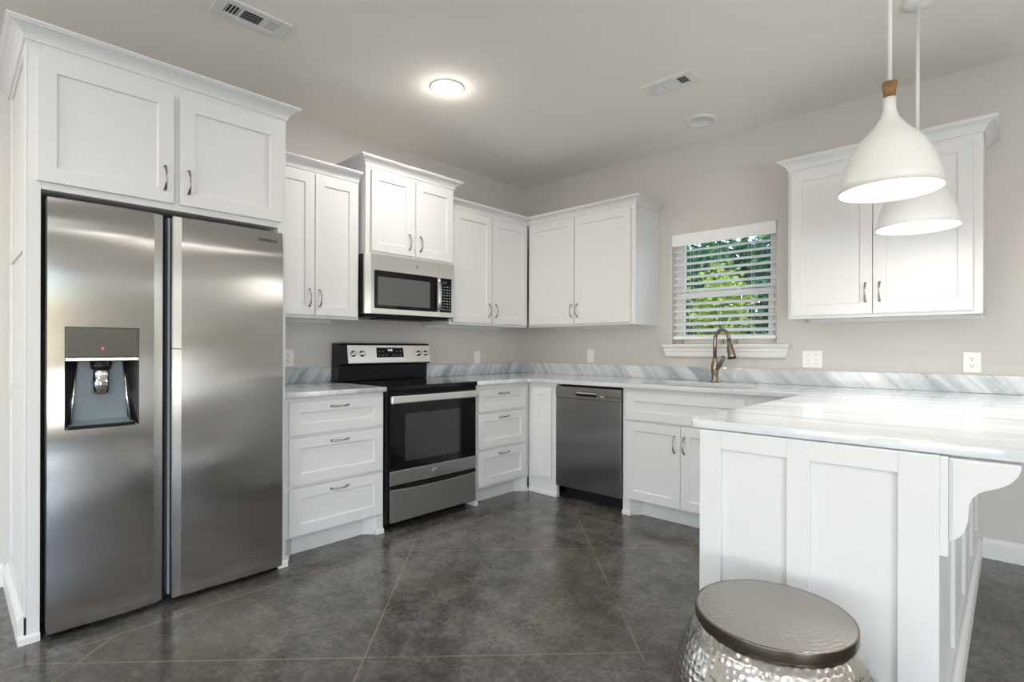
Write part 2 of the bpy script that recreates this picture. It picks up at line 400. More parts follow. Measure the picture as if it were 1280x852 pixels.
# window_1
w1 = struct(MB().box(OX0, OX1, .1, .135, OZ0 + .005, OZ0 + .05).box(OX0, OX1, .1, .135, OZ1 - .04, OZ1).box(OX0, OX0 + .04, .1, .135, OZ0 + .05, OZ1 - .04).box(OX1 - .04, OX1, .1, .135, OZ0 + .05, OZ1 - .04).build('window_1', TRIM, bevel=.003))
zm = 1.585
MB().box(OX0 + .04, OX1 - .04, .118, .14, zm - .02, zm + .02).box(OX0 + .04, OX0 + .07, .118, .14, zm + .02, OZ1 - .04).box(OX1 - .07, OX1 - .04, .118, .14, zm + .02, OZ1 - .04).box(OX0 + .04, OX1 - .04, .118, .14, OZ1 - .07, OZ1 - .04).build('upper_sash', TRIM, w1)
MB().box(OX0 + .04, OX1 - .04, .092, .117, zm - .03, zm + .012).box(OX0 + .04, OX0 + .075, .092, .117, OZ0 + .05, zm - .03).box(OX1 - .075, OX1 - .04, .092, .117, OZ0 + .05, zm - .03).box(OX0 + .075, OX1 - .075, .092, .117, OZ0 + .05, OZ0 + .09).build('lower_sash', TRIM, w1)
MB().box(OX0 + .07, OX1 - .07, .128, .131, zm + .02, OZ1 - .07).build('upper_pane', GLASS, w1)
MB().box(OX0 + .075, OX1 - .075, .104, .107, OZ0 + .09, zm - .03).build('lower_pane', GLASS, w1)
MB().box(1.500, 2.452, -.042, WY - .0005, 1.176, 1.192).box(OX0 + .001, OX1 - .001, WY, .1, 1.1765, 1.192).build('window_sill', TRIM, w1, bevel=.004)
AP = [(WY - .001, 1.176), (-.030, 1.176), (-.030, 1.166), (-.018, 1.158), (-.018, 1.142), (-.010, 1.136), (-.006, 1.100), (WY - .012, 1.086), (WY - .001, 1.086)]
mb = MB(); n = len(AP)
v0 = [(1.508 + (.0 if z > 1.16 else .022 * (1.176 - z) / .09), y, z) for y, z in AP]; v1 = [(2.444 - (.0 if z > 1.16 else .03 * (1.176 - z) / .09), y, z) for y, z in AP]
mb.add(v0 + v1, [tuple(range(n)), tuple(range(n, 2 * n))] + [(i, (i + 1) % n, n + (i + 1) % n, n + i) for i in range(n)]).build('window_apron', TRIM, w1)

# ------------------------------------------------------------------ tall cabinet round the refrigerator
T = thing('tall_cabinet', 'tall white cabinet enclosing the stainless refrigerator', 'cabinet', (.35, -3.2, 0))
YL, YR, TX = -3.712, -2.696, .735
# outer (left) side: frame-and-panel
mb = MB(); mb.box(WX + .001, TX - .001, YL + .008, YL + .047, 0, 2.40)
for a, b in ((WX + .001, .09), (.645, TX - .001)): mb.box(a, b, YL, YL + .008, .10, 2.40)
for a, b in ((.10, .16), (.92, .985), (1.55, 1.61), (2.33, 2.40)): mb.box(.09, .645, YL, YL + .008, a, b)
mb.build('side_panel', WHITE, T, bevel=.0015)
MB().box(WX + .001, TX - .001, YR - .040, YR, 0, 2.40).build('side_panel', WHITE, T, bevel=.0015)
FT = .002
mb = MB(); mb.box(TX - .02, TX, YL + .0475, YR - .0405, 1.787, 2.40).box(WX + .01, TX - .021, YL + .0475, YR - .0405, 1.787, 2.40); mb.build('upper_box', WHITE, T, bevel=.0012)
MB().box(.60, .62, YL + .0475, YR - .0405, 0.02, 1.786).build('gap_shade', DARK, T)  # dark sheet standing in for the shade in the gap round the refrigerator
for (a, b, hu) in ((-3.679, -3.214, -3.250), (-3.190, -2.722, -3.155)):
    d = shaker(FX, a, b, 1.815, 2.313, TX + .001, TX + .021).build('door', WHITE, T, bevel=.0012)
    handle(FX, 'x', hu, 1.922, TX + .021, True, d)
crown([(WX + .002, YL), (TX, YL), (TX, YR), (WX + .002, YR)], 2.362, T)
BM = [(0, 0), (.018, 0), (.018, .085), (.012, .1), (.004, .112), (0, .112)]
mb = MB(); mb.prism(BM, lambda a, b, c: (c, YL - a, b), WX + .001, TX)
mb.prism([(0, 0), (.012, 0), (.012, .024), (.006, .032), (0, .034)], lambda a, b, c: (TX + a, c, b), YL - .018, YL + .047).build('base_molding', TRIM, T)
MB().prism([(0, 0), (.012, 0), (.012, .024), (.006, .032), (0, .034)], lambda a, b, c: (TX + a, c, b), YR - .04, YR + .012).build('base_molding', TRIM, T)

# ------------------------------------------------------------------ refrigerator
R = thing('refrigerator', 'stainless steel side by side refrigerator with ice and water dispenser', 'refrigerator', (.4, -3.19, 0))
F0, F1 = .70, .785
MB().box(.04, F0 - .012, -3.645, -2.752, .03, 1.735).build('body', BLACK, R)
MB().box(F0 - .012, F0 - .002, -3.640, -2.74, .04, 1.74).build('door_gasket', DARK, R)
MB().box(.62, .72, -3.645, -2.745, .012, .05).build('base_grille', BLACK, R)
for y in (-3.60, -2.78): MB().lathe([(.02, -.03), (.02, .03)], (.742, y, .0205), 14, axis='Y').build('leveling_foot', BLACK, R)
def fridge_door(y0, y1, z0, z1, cut=None, n=24):
    """slightly bowed front skin, thick door; cut = dispenser opening (y0,y1,z0,z1)"""
    ys = [y0 + (y1 - y0) * i / n for i in range(n + 1)]; zs = [z0 + (z1 - z0) * i / 40 for i in range(41)]
    if cut:
        ys = sorted(set([y for y in ys if min(abs(y - cut[0]), abs(y - cut[1])) > .006] + [cut[0], cut[1]]))
        zs = sorted(set([z for z in zs if min(abs(z - cut[2]), abs(z - cut[3])) > .015] + [cut[2], cut[3]]))
    yc, hw = (y0 + y1) / 2, (y1 - y0) / 2
    bow = lambda y, z: F1 + .007 * (1 - ((y - yc) / hw) ** 2) - .010 * max(0, (z - (z1 - .16)) / .16) ** 3 - .004 * max(0, (z0 + .1 - z) / .1) ** 2 + .0010 * math.sin(z * 9 + y * 5) + .0005 * math.sin(z * 21 + 1.3 - y * 6)
    mb = MB(); idx = {}; vs = []; fs = []
    for j, z in enumerate(zs):
        for i, y in enumerate(ys): idx[i, j] = len(vs); vs.append((bow(y, z), y, z))
    for j in range(len(zs) - 1):
        for i in range(len(ys) - 1):
            if cut and ys[i] >= cut[0] - 1e-6 and ys[i + 1] <= cut[1] + 1e-6 and zs[j] >= cut[2] - 1e-6 and zs[j + 1] <= cut[3] + 1e-6: continue
            fs.append((idx[i, j], idx[i + 1, j], idx[i + 1, j + 1], idx[i, j + 1]))
    mb.add(vs, fs, True)
    I, J = len(ys) - 1, len(zs) - 1
    def wall(seq):
        f = [vs[idx[k]] for k in seq]; m = len(f); b = [(F0, p[1], p[2]) for p in f]
        mb.add(f + b, [(q, q + 1, m + q + 1, m + q) for q in range(m - 1)])
    wall([(0, j) for j in range(J + 1)]); wall([(I, j) for j in range(J + 1)]); wall([(i, 0) for i in range(I + 1)]); wall([(i, J) for i in range(I + 1)])
    mb.add([(F0, y0, z0), (F0, y1, z0), (F0, y1, z1), (F0, y0, z1)], [(0, 1, 2, 3)] if not cut else [])
    return mb
DY0, DY1, DZ0, DZ1 = -3.598, -3.351, .826, 1.241
dl = fridge_door(-3.650, -3.296, .028, 1.752, (DY0, DY1, DZ0, DZ1)).build('freezer_door', STEEL, R)
dr = fridge_door(-3.190, -2.731, .028, 1.752).build('fresh_food_door', STEEL, R)
MB().prism([(F1, -3.2955), (F1 - .018, -3.260), (F0, -3.260), (F0, -3.2955)], lambda a, b, c: (a, b, c), .03, 1.750).build('handle_strip', STEELB, dl)
MB().prism([(F0, -3.1905), (F0, -3.21), (F1 - .004, -3.226), (F1 + .002, -3.224), (F1 + .002, -3.1905)], lambda a, b, c: (a, b, c), .03, 1.150).prism([(F0, -3.1905), (F0, -3.21), (F1 - .006, -3.226), (F1 + .002, -3.224), (F1 + .002, -3.1905)], lambda a, b, c: (a, b, c), 1.154, 1.750).build('handle_strip', STEELB, dr)
MB().box(F0, F0 + .05, -3.236, -3.2265, .04, 1.745).build('handle_recess', GREYP, dr)
DISP = MB()
cx0 = F1 - .055
vs = [(F1, DY0, DZ0), (F1, DY1, DZ0), (F1, DY1, 1.105), (F1, DY0, 1.105), (cx0, DY0 + .03, DZ0 + .03), (cx0, DY1 - .03, DZ0 + .03), (cx0, DY1 - .05, 1.105), (cx0, DY0 + .05, 1.105)]
MB().add([vs[0], vs[3], vs[7], vs[4]], [(0, 1, 2, 3)]).build('dispenser_cheek', BLACK, dl)
MB().add([vs[1], vs[2], vs[6], vs[5]], [(0, 1, 2, 3)]).build('dispenser_cheek', BLACK, dl)
MB().add([vs[4], vs[5], vs[6], vs[7]], [(0, 1, 2, 3)]).add([vs[0], vs[1], vs[5], vs[4]], [(0, 1, 2, 3)]).build('dispenser_cavity', GREYP, dl)
for y in (DY0 + .042, DY1 - .045):
    MB().tube([(cx0 + .006, y, 1.10), (cx0 + .012, y + (.01 if y > -3.45 else -.01), .95), (cx0 + .03, y + (.022 if y > -3.45 else -.02), .845)], [.004, .005, .006], 8).build('dispenser_trim', CHROME, dl)
MB().box(cx0, F1 + .007, DY0 + .002, DY1 - .002, 1.118, DZ1 - .002).build('control_panel', PANELG, dl, bevel=.002)
MB().box(cx0, F1 + .008, DY0 + .002, DY1 - .002, 1.102, 1.1165).build('panel_ledge', STEELB, dl, bevel=.002)
for k in range(3):
    for y in (-3.56, -3.385): MB().box(F1 + .007, F1 + .0076, y - .018 + .003 * k, y + .014, 1.140 + .026 * k, 1.1425 + .026 * k).build('panel_print', LOGO, dl)
MB().box(F1 + .007, F1 + .0076, -3.482, -3.474, 1.148, 1.160).build('indicator', RED, dl)
MB().lathe([(.020, -.012), (.034, .0), (.038, .028)], (F1 - .025, -3.478, 1.07), 24).build('dispenser_funnel', BLACK, dl)
MB().lathe([(.030, -.105), (.031, -.06), (.031, -.058), (.033, -.057), (.033, -.053), (.031, -.052), (.030, -.02), (.026, .0)], (F1 - .025, -3.478, 1.07), 24).build('dispenser_nozzle', CHROME, dl)
MB().box(cx0 + .002, F1 + .003, DY0 + .012, DY1 - .012, DZ0 + .001, DZ0 + .012).build('drip_tray', BLACK, dl, bevel=.003)
text('SAMSUNG', .021, FX, -2.809, 1.702, F1 + .0035, 'logo', LOGO, dr)

# ------------------------------------------------------------------ base cabinets
def toe(M, u0, u1, w_face, w_toe, feet, parent, z=.115):
    """recessed plinth whose ends flare out at 45 degrees into small feet; feet = (left?, right?)"""
    fl, fr = feet; p = [(u0, w_toe - .05), (u1, w_toe - .05)]
    if fr: p += [(u1, w_face), (u1 - fr, w_face), (u1 - fr - .06, w_toe)]
    else: p += [(u1, w_toe)]
    if fl: p += [(u0 + fl + .06, w_toe), (u0 + fl, w_face), (u0, w_face)]
    else: p += [(u0, w_toe)]
    mb = MB().prism(p, lambda a, b, c: M(a, c, b), 0, z)
    for f, a, b in ((fl, u0, u0 + (fl or 0) + .012), (fr, u1 - (fr or 0) - .012, u1)):
        if f: mb.prism([(0, 0), (.014, 0), (.014, .018), (.008, .028), (0, .03)], lambda q, h, c: M(c, h, w_face + q), a, b)
    return mb.build('toe_kick', WHITE, parent)
XF = .665
def base_box(M, u0, u1, w0, wf, parent, z0=.112, z1=.883):
    MB().mbox(M, u0, u1, z0, z1, w0, wf).build('carcass', WHITE, parent, bevel=.001)
def drawers(M, u0, u1, wf, zs, hu, parent, key):
    for (a, b) in zs:
        d = shaker(M, u0, u1, a, b, wf + .001, wf + .021).build('drawer', WHITE, parent, bevel=.0012)
        handle(M, key, hu, b - .036 if b > .8 and key == 'x' and False else b - .035, wf + .021, False, d)
B = thing('base_cabinet', 'white three drawer base cabinet between the refrigerator and the range', 'cabinet', (.33, -2.37, 0))
base_box(FX, -2.694, -2.052, WX + .001, XF, B)
drawers(FX, -2.651, -2.066, XF, [(.678, .858), (.402, .660), (.125, .384)], -2.358, B, 'x')
toe(FX, -2.682, -2.052, XF, .600, (.02, .045), B)
B = thing('base_cabinet', 'white three drawer base cabinet in the corner, right of the range', 'cabinet', (.33, -.95, 0))
base_box(FX, -1.283, -.682, WX + .001, XF, B)
drawers(FX, -1.257, -.735, XF, [(.684, .848), (.410, .668), (.132, .392)], -.990, B, 'x')
toe(FX, -1.283, -.697, XF, .600, (.018, .03), B)
YF = .68     # face-frame distance of the back run
B = thing('base_cabinet', 'narrow white corner cabinet left of the dishwasher with one tall panel', 'cabinet', (.82, -.34, 0))
base_box(FY, .667, .963, -WY + .001, YF, B)
shaker(FY, .713, .914, .139, .851, YF + .001, YF + .017, .075, .009, .062).build('door', WHITE, B, bevel=.0012)
mb = MB().prism([(0, 0), (0, .112), (-.03, .112), (-.03, 0)], lambda a, b, c: (c, -YF - a, b), .667, .963)
mb.prism([(0, 0), (.014, 0), (.014, .018), (.008, .028), (0, .03)], lambda q, h, c: (c, -YF - q, h), .680, .965)
mb.build('toe_kick', WHITE, B)
B = thing('base_cabinet', 'white sink base cabinet under the window, right of the dishwasher', 'cabinet', (2.1, -.34, 0))
MB().box(1.555, 2.775, -.68, -.655, .112, .883).box(1.555, 1.575, -.655, .029, .112, .883).box(2.755, 2.775, -.655, .029, .112, .883).box(1.575, 2.755, -.655, .029, .112, .13).build('carcass', WHITE, B, bevel=.001)
shaker(FY, 1.590, 2.400, .668, .856, YF + .001, YF + .021).build('false_drawer_front', WHITE, B, bevel=.0012)
for a, b, hu in ((1.590, 1.9915, 1.953), (1.9945, 2.400, 2.020)):
    d = shaker(FY, a, b, .120, .653, YF + .001, YF + .021).build('door', WHITE, B, bevel=.0012)
    handle(FY, 'y', hu, .535, YF + .021, True, d)
toe(FY, 1.555, 2.775, YF, .612, (.055, 0), B)

# ------------------------------------------------------------------ peninsula
P = thing('peninsula_cabinet', 'white panelled peninsula base carrying the marble breakfast bar', 'cabinet', (3.1, -1.1, 0))
PX0, PX1, PY = 2.778, 3.421, -2.165
MB().box(PX0, PX1 - .012, PY + .012, .029, 0, .883).build('carcass', WHITE, P)
mb = MB()
for a, b in ((2.776, 2.849), (3.052, 3.116), (3.332, 3.4215)): mb.box(a, b, PY, PY + .0119, 0, .883)
for a, b in ((2.849, 3.052), (3.116, 3.332)): mb.box(a, b, PY, PY + .0119, .826, .883); mb.box(a, b, PY, PY + .0119, 0, .14)
mb.build('end_panel', WHITE, P, bevel=.0012)
mb = MB()
ys = [PY + .0125, -2.085, -1.62, -1.55, -1.085, -1.015, -.55, -.48, -.05, .029]
for i in range(0, len(ys), 2): mb.box(PX1 - .0119, PX1, ys[i], ys[i + 1], 0, .883)
for i in range(1, len(ys) - 1, 2): mb.box(PX1 - .0119, PX1, ys[i], ys[i + 1], .81, .883); mb.box(PX1 - .0119, PX1, ys[i], ys[i + 1], 0, .16)
mb.build('side_panel', WHITE, P, bevel=.0012)
MB().prism(BM, lambda a, b, c: (PX1 + .0005 + a, c, b), PY + .03, .013).build('base_molding', TRIM, P)
CB = [(3.4395, .880)]
prof = [(3.576, .880), (3.576, .868), (3.571, .852), (3.558, .834), (3.538, .820), (3.515, .810), (3.497, .798), (3.486, .783), (3.480, .765), (3.4785, .742), (3.477, .718), (3.472, .698), (3.462, .680), (3.450, .669), (3.4395, .664)]
CB += prof
c_ = MB().prism(CB, FS, PY + .006, PY + .048).build('corbel', WHITE, P, bevel=.0025)
cen = (3.49, .81)
MB().prism([(x + (cen[0] - x) * (0 if x < 3.445 else .06) + (.008 if x < 3.445 else 0), z + (cen[1] - z) * .07) for x, z in CB], FS, PY + .0015, PY + .0065).build('corbel_face', WHITE, c_)
MB().box(3.4215, 3.4392, PY + .001, PY + .06, .625, .882).build('corbel_backplate', WHITE, c_, bevel=.0015)

# ------------------------------------------------------------------ countertops, backsplashes, sink
Z0, Z1 = .8845, .9145
o = flat_curve([[(WX + .001, -2.694), (.704, -2.694), (.704, -2.052), (WX + .001, -2.052)]], Z0, Z1, 'countertop', MARB_TOP)
tag(o, 'short marble countertop between the refrigerator and the range', 'countertop')
out = [(WX + .001, -1.283), (.700, -1.283), (.704, -1.279)] + [(.704 + .03 - .03 * math.cos(math.radians(a)), -.718 - .03 + .03 * math.sin(math.radians(a))) for a in (0, 22, 45, 68, 90)] + \
      [(2.727 - .012, -.718), (2.727, -.73)] + arc(2.727 + .018, -2.138 + .018, .018, 180, 270, 4) + arc(3.68 - .02, -2.138 + .02, .02, 270, 360, 4) + [(3.68, WY - .001), (WX + .001, WY - .001)]
SX0, SX1, SY0, SY1 = 1.640, 2.345, -.600, -.215
hole = arc(SX1 - .06, SY1 - .06, .06, 0, 90) + arc(SX0 + .06, SY1 - .06, .06, 90, 180) + arc(SX0 + .06, SY0 + .06, .06, 180, 270) + arc(SX1 - .06, SY0 + .06, .06, 270, 360)
o = flat_curve([out, hole], Z0, Z1, 'countertop', MARB_TOP)
tag(o, 'long marble countertop wrapping the corner, the sink and the breakfast bar', 'countertop')
bs = lambda mb, lab, m: tag(mb.build('backsplash', m, None, bevel=.002), lab, 'backsplash')
bs(MB().box(WX + .001, 0, -2.694, -2.052, Z1 + .0005, 1.0155), 'short grey marble backsplash between the refrigerator and the range', MARB_LEFT)
bs(MB().box(WX + .001, 0, -1.283, WY - .001, Z1 + .0005, 1.0155), 'grey streaked marble backsplash on the left wall, right of the range', MARB_LEFT)
bs(MB().box(.001, 3.68, 0, WY - .001, Z1 + .0005, 1.0155), 'long marble backsplash with slanting streaks below the window', MARB_BACK)
S = thing('sink', 'undermount sink basin below the bronze faucet', 'sink', ((SX0 + SX1) / 2, (SY0 + SY1) / 2, .70))
mb = MB(); rings = []
def ring(inset, z, r): return [(p[0], p[1], z) for p in arc(SX1 + .006 - inset - r, SY1 + .006 - inset - r, r, 0, 90) + arc(SX0 - .006 + inset + r, SY1 + .006 - inset - r, r, 90, 180) + arc(SX0 - .006 + inset + r, SY0 - .006 + inset + r, r, 180, 270) + arc(SX1 + .006 - inset - r, SY0 - .006 + inset + r, r, 270, 360)]
RR = [ring(-.02, Z0 - .0005, .07), ring(0, Z0 - .001, .06), ring(.004, .75, .06), ring(.02, .715, .05), ring(.05, .705, .04)]
q = len(RR[0]); mb.add([p for r in RR for p in r], [(j * q + i, j * q + (i + 1) % q, (j + 1) * q + (i + 1) % q, (j + 1) * q + i) for j in range(len(RR) - 1) for i in range(q)] + [tuple((len(RR) - 1) * q + i for i in range(q))], True)
mb.build('basin', STEELB, S)
MB().lathe([(.0, .003), (.035, .003), (.045, .001), (.045, 0)], (1.99, -.41, .7055), 24, cap=(False, True)).build('drain', CHROME, S)

# faucet
FB = Vector((1.976, -.12, Z1))
T_ = thing('faucet', 'brushed bronze gooseneck faucet standing in front of the window', 'faucet', FB)
th = math.radians(-16); D = Vector((math.cos(th), math.sin(th), 0))
MB().lathe([(.030, 0), (.030, .003), (.024, .010), (.021, .03), (.023, .06), (.028, .09), (.028, .115), (.023, .145), (.0165, .165), (.0145, .18)], FB, 28).build('body', BRONZE, T_)
pts = [FB + Vector((0, 0, .155)), FB + Vector((0, 0, .28))]
r_ = .060
for i in range(1, 13):
    a = PI * i / 12 * .95; pts.append(FB + Vector((0, 0, .295)) + D * (r_ - r_ * math.cos(a)) + Vector((0, 0, r_ * math.sin(a) * 1.4)))
MB().tube(pts, [.0135] * 2 + [.0128] * 11 + [.013], 16).build('spout', BRONZE, T_)
e = pts[-1]; dn = (pts[-1] - pts[-2]).normalized()
hd = [e, e + dn * .03, e + dn * .07, e + dn * .105, e + dn * .125, e + dn * .13]
MB().tube(hd, [.0135, .016, .021, .026, .029, .026], 18).build('spray_head', BRONZE, T_)
MB().tube([e + dn * .1302, e + dn * .138], .030, 18).build('spray_ring', BLACK, T_)
MB().tube([e + dn * .045 - D * .014, e + dn * .085 - D * .020, e + dn * .118 - D * .024], [(.010, .004), (.012, .006), (.008, .004)], 10).build('spray_button', BLACK, T_)
hp = FB + Vector((0, 0, .085))
MB().tube([hp, hp + D * .025 + Vector((0, 0, .025)), hp + D * .055 + Vector((0, 0, .060)), hp + D * .068 + Vector((0, 0, .085)), hp + D * .070 + Vector((0, 0, .108))], [.022, .0185, .0145, .0125, .0115], 16).build('lever_handle', BRONZE, T_)

# ------------------------------------------------------------------ range
G = thing('range', 'stainless steel freestanding electric range with black glass oven door', 'range', (.35, -1.668, 0))
GY0, GY1 = -2.046, -1.286
MB().box(.0, .655, GY0, GY1, .04, .884).box(.655, .69, GY0 + .001, GY0 + .016, .05, .884).box(.655, .69, GY1 - .016, GY1 - .001, .05, .884).build('body', BLACK, G, bevel=.002)
for x in (.06, .60):
    for y in (GY0 + .05, GY1 - .05): MB().lathe([(.016, 0), (.016, .04)], (x, y, 0), 12).build('foot', BLACK, G)
MB().box(.0, .703, GY0 - .002, GY1 + .002, .885, .916).build('cooktop', BGLASS, G, bevel=.005)
BMARK = mat('burner_mark', (.10, .10, .10), .3)
for x, y, r in ((.22, -1.86, .075), (.22, -1.48, .075), (.50, -1.86, .10), (.50, -1.48, .085)):
    MB().lathe([(r, .0003), (r + .002, .0003)], (x, y, .9162), 40, cap=(False, False)).build('burner_ring', BMARK, G)
# back guard
bgp = [(.001, .917), (.085, .917), (.090, 1.030), (.138, 1.040), (.118, 1.180), (.103, 1.190), (.001, 1.190)]
bg = MB().prism(bgp, lambda a, b, c: (a, c, b), GY0 - .002, GY1 + .014).build('backguard', BLACK, G, bevel=.004)
tl = (.118 - .138) / (1.180 - 1.040)
def BG(u, v, w):                     # on the sloping face of the back guard
    L_ = math.hypot(1, tl); return (.1385 + tl * (v - 1.040) + w / L_, u, v - w * tl / L_ * 1.0)
MB().mbox(BG, GY0 + .050, GY1 + .009, 1.046, 1.176, 0, .004).build('control_fascia', STEELB, bg, bevel=.002)
MB().mbox(BG, -1.765, -1.530, 1.086, 1.158, .0042, .0062).build('display', BGLASS, bg, bevel=.001)
text('9:45', .024, BG, -1.648, 1.138, .0066, 'display_digits', DIGIT, bg)
for k in range(7):
    if k != 3: MB().mbox(BG, -1.750 + .031 * k, -1.738 + .031 * k, 1.100, 1.104, .0063, .0066).build('display_key', BTN, bg)
for k in (0, 1, 5, 6): MB().mbox(BG, -1.750 + .031 * k, -1.736 + .031 * k, 1.128, 1.131, .0063, .0066).build('display_key', BTN, bg)
for y in (-1.956, -1.886, -1.388, -1.320):
    c = Vector(BG(y, 1.114, .0042)); nrm = (Vector(BG(y, 1.114, 1)) - Vector(BG(y, 1.114, 0))).normalized()
    kb = MB().tube([c, c + nrm * .006, c + nrm * .0062, c + nrm * .026, c + nrm * .028], [.023, .022, .0185, .0165, .014], 22).build('knob', CHROME, bg)
    MB().tube([c + nrm * .0283 + Vector((0, 0, -.014)), c + nrm * .0283 + Vector((0, 0, .014))], [(.0025, .004)] * 2, 8, flat=(0, 1, 0)).build('knob_grip', CHROME, kb)
# oven door
DX = .657
od = MB().box(DX, .700, GY0 + .018, GY1 - .018, .288, .866).build('oven_door', BLACK, G, bevel=.002)
MB().box(.7002, .7050, GY0 + .018, GY1 - .018, .378, .802).build('door_glass', BGLASS, od, bevel=.001)
MB().box(.7052, .7056, -1.915, -1.452, .430, .735).build('window_glass', WINGL, od)
MB().box(.7002, .7065, GY0 + .018, GY1 - .018, .2885, .3775).build('lower_band', STEELB, od, bevel=.0015)
MB().box(.7002, .7055, GY0 + .018, GY1 - .018, .8025, .8655).build('upper_band', BLACK, od)
hz = .833
hb = MB(); hb.box(.733, .756, GY0 + .002, GY1 - .024, hz - .026, hz + .024)
for y in (GY0 + .03, GY1 - .05): hb.box(.7057, .735, y - .012, y + .012, hz - .018, hz + .018)
hb.build('handle', STEELB, od, bevel=.007, seg=3)
em = MB().lathe([(.017, 0), (.017, .0012), (.015, .002), (.0135, .0012)], (.7066, -1.676, .334), 28, axis='X').build('emblem', CHROME, od)
text('GE', .017, FX, -1.676, .334, .7084, 'emblem_letters', LOGO, em)
MB().box(DX, .698, GY0 + .018, GY1 - .018, .050, .278).build('drawer_frame', BLACK, G, bevel=.002)
zt = [(GY0 + .020 + (GY1 - GY0 - .040) * i / 16, .262 - .012 * (1 - ((i - 8) / 8) ** 2) * (1)) for i in range(17)]
MB().prism([(GY0 + .020, .056), (GY1 - .020, .056)] + zt[::-1], lambda a, b, c: (c, a, b), .6982, .7065).build('storage_drawer', STEELB, G, bevel=.0015)

# ------------------------------------------------------------------ dishwasher
DW = thing('dishwasher', 'dark stainless steel dishwasher built in left of the sink cabinet', 'dishwasher', (1.258, -.35, 0))
MB().box(.985, 1.535, -.655, -.05, .10, .872).build('tub', BLACK, DW)
MB().box(.985, 1.535, -.60, -.58, .0, .10).box(1.03, 1.49, -.606, -.6, .02, .09).build('toe_panel', BLACK, DW)
d = MB().box(.968, 1.550, -.703, -.657, .102, .780).build('door', STEELD, DW, bevel=.003)
mb = MB(); hx0, hx1, hz0, hz1 = 1.160, 1.345, .801, .832
zc0, zc1 = .7815, .866
mb.box(.968, hx0, -.705, -.657, zc0, zc1).box(hx1, 1.550, -.705, -.657, zc0, zc1).box(hx0, hx1, -.705, -.657, zc0, hz0).box(hx0, hx1, -.705, -.657, hz1, zc1)
cp = mb.build('control_strip', STEELD, DW)
MB().box(hx0, hx1, -.672, -.657, hz0, hz1).build('handle_pocket', BLACK, cp)
MB().box(hx0 + .004, hx1 - .004, -.7055, -.700, hz1 - .012, hz1 - .002).build('handle_lip', STEELB, cp, bevel=.002)
mb = MB().box(1.382, 1.408, -.7056, -.7051, .804, .814)
mb.build('status_window', BTN, cp)
mb = MB()
for x in (1.43, 1.455, 1.48, 1.505, 1.528): mb.box(x, x + .009, -.7056, -.7051, .805, .813)
mb.build('buttons', BLACK, cp)

# ------------------------------------------------------------------ upper cabinets
UX = .335
UB = .345
def upper(name_label, M, u0, u1, wback, wf, z0, z1, doors, loc, key, hz, hus, cleat=True, ztop=.018):
    U = thing('wall_cabinet', name_label, 'cabinet', loc)
    mb = MB(); t_ = .018
    mb.mbox(M, u0, u1, z0 + .012, z1, wback, wf - .02); mb.mbox(M, u0, u0 + t_, z0, z0 + .0119, wback, wf - .02); mb.mbox(M, u1 - t_, u1, z0, z0 + .0119, wback, wf - .02)
    mb.mbox(M, u0, u1, z0, z1, wf - .0199, wf)
    mb.build('carcass', WHITE, U, bevel=.001)
    if cleat: MB().mbox(M, u0 + .03, u1 - .005, z0 - .012, z0 + .0118, wback, wback + .02).build('hanging_rail', WHITE, U)
    for (a, b), hu in zip(doors, hus):
        d = shaker(M, a, b, z0 + .019, z1 - ztop, wf + .001, wf + .020).build('door', WHITE, U, bevel=.0012)
        handle(M, key, hu, hz, wf + .020, True, d)
    return U
ZT = 2.272
U = upper('white two door wall cabinet between the refrigerator and the microwave cabinet', FX, -2.694, -2.034, WX + .001, UX, 1.343, ZT, [(-2.645, -2.349), (-2.344, -2.052)], (.17, -2.36, 1.343), 'x', 1.469, (-2.384, -2.317), ztop=.028)
crown([(UX, -2.694), (UX, -2.033)], 2.262, U)
UM = .390
U = upper('white raised wall cabinet mounted above the microwave', FX, -2.014, -1.252, WX + .001, UM, 1.793, 2.40, [(-1.978, -1.640), (-1.614, -1.270)], (.19, -1.65, 1.793), 'x', 1.908, (-1.676, -1.580), cleat=False, ztop=.045)
crown([(WX + .002, -2.014), (UM, -2.014), (UM, -1.252), (WX + .002, -1.252)], 2.376, U)
U = upper('white two door wall cabinet left of the room corner, beside the microwave', FX, -1.250, -.344, WX + .001, UX, 1.343, ZT, [(-1.225, -.800), (-.792, -.360)], (.17, -.8, 1.343), 'x', 1.470, (-.836, -.757), ztop=.028)
YB = .335
pathCD = [(UX, -1.250), (UX, -YB), (1.447, -YB), (1.447, WY - .002)]
crown(pathCD, 2.262, U, (0, 1))
U = upper('white two door wall cabinet in the corner, left of the window', FY, UX + .022, 1.447, -WY + .001, YB, 1.343, ZT, [(.374, .874), (.882, 1.412)], (.9, -.17, 1.343), 'y', 1.471, (.851, .911), ztop=.028)
crown(pathCD, 2.262, U, (1, 3))
U = upper('white two door wall cabinet right of the window, behind the pendants', FY, 2.530, 3.450, -WY + .001, YB, 1.343, ZT, [(2.551, 2.977), (2.981, 3.411)], (3, -.17, 1.343), 'y', 1.482, (2.945, 3.013), ztop=.028)
crown([(2.530, WY - .002), (2.530, -YB), (3.450, -YB), (3.450, WY - .002)], 2.266, U)

# ------------------------------------------------------------------ microwave
M_ = thing('microwave', 'stainless steel over-the-range microwave below the raised cabinet', 'microwave', (.2, -1.65, 1.375))
MY0, MY1, MZ0, MZ1 = -2.026, -1.270, 1.388, 1.790
MB().box(WX + .001, .383, MY0, MY1, MZ0 - .004, MZ1).build('body', BLACK, M_, bevel=.002)
mb = MB().box(.03, .375, MY0 + .02, MY1 - .02, 1.366, MZ0 - .0045).box(.20, .36, MY0 + .16, MY1 - .16, 1.357, 1.3659)
mb.build('bottom_vent', BLACK, M_, bevel=.003)
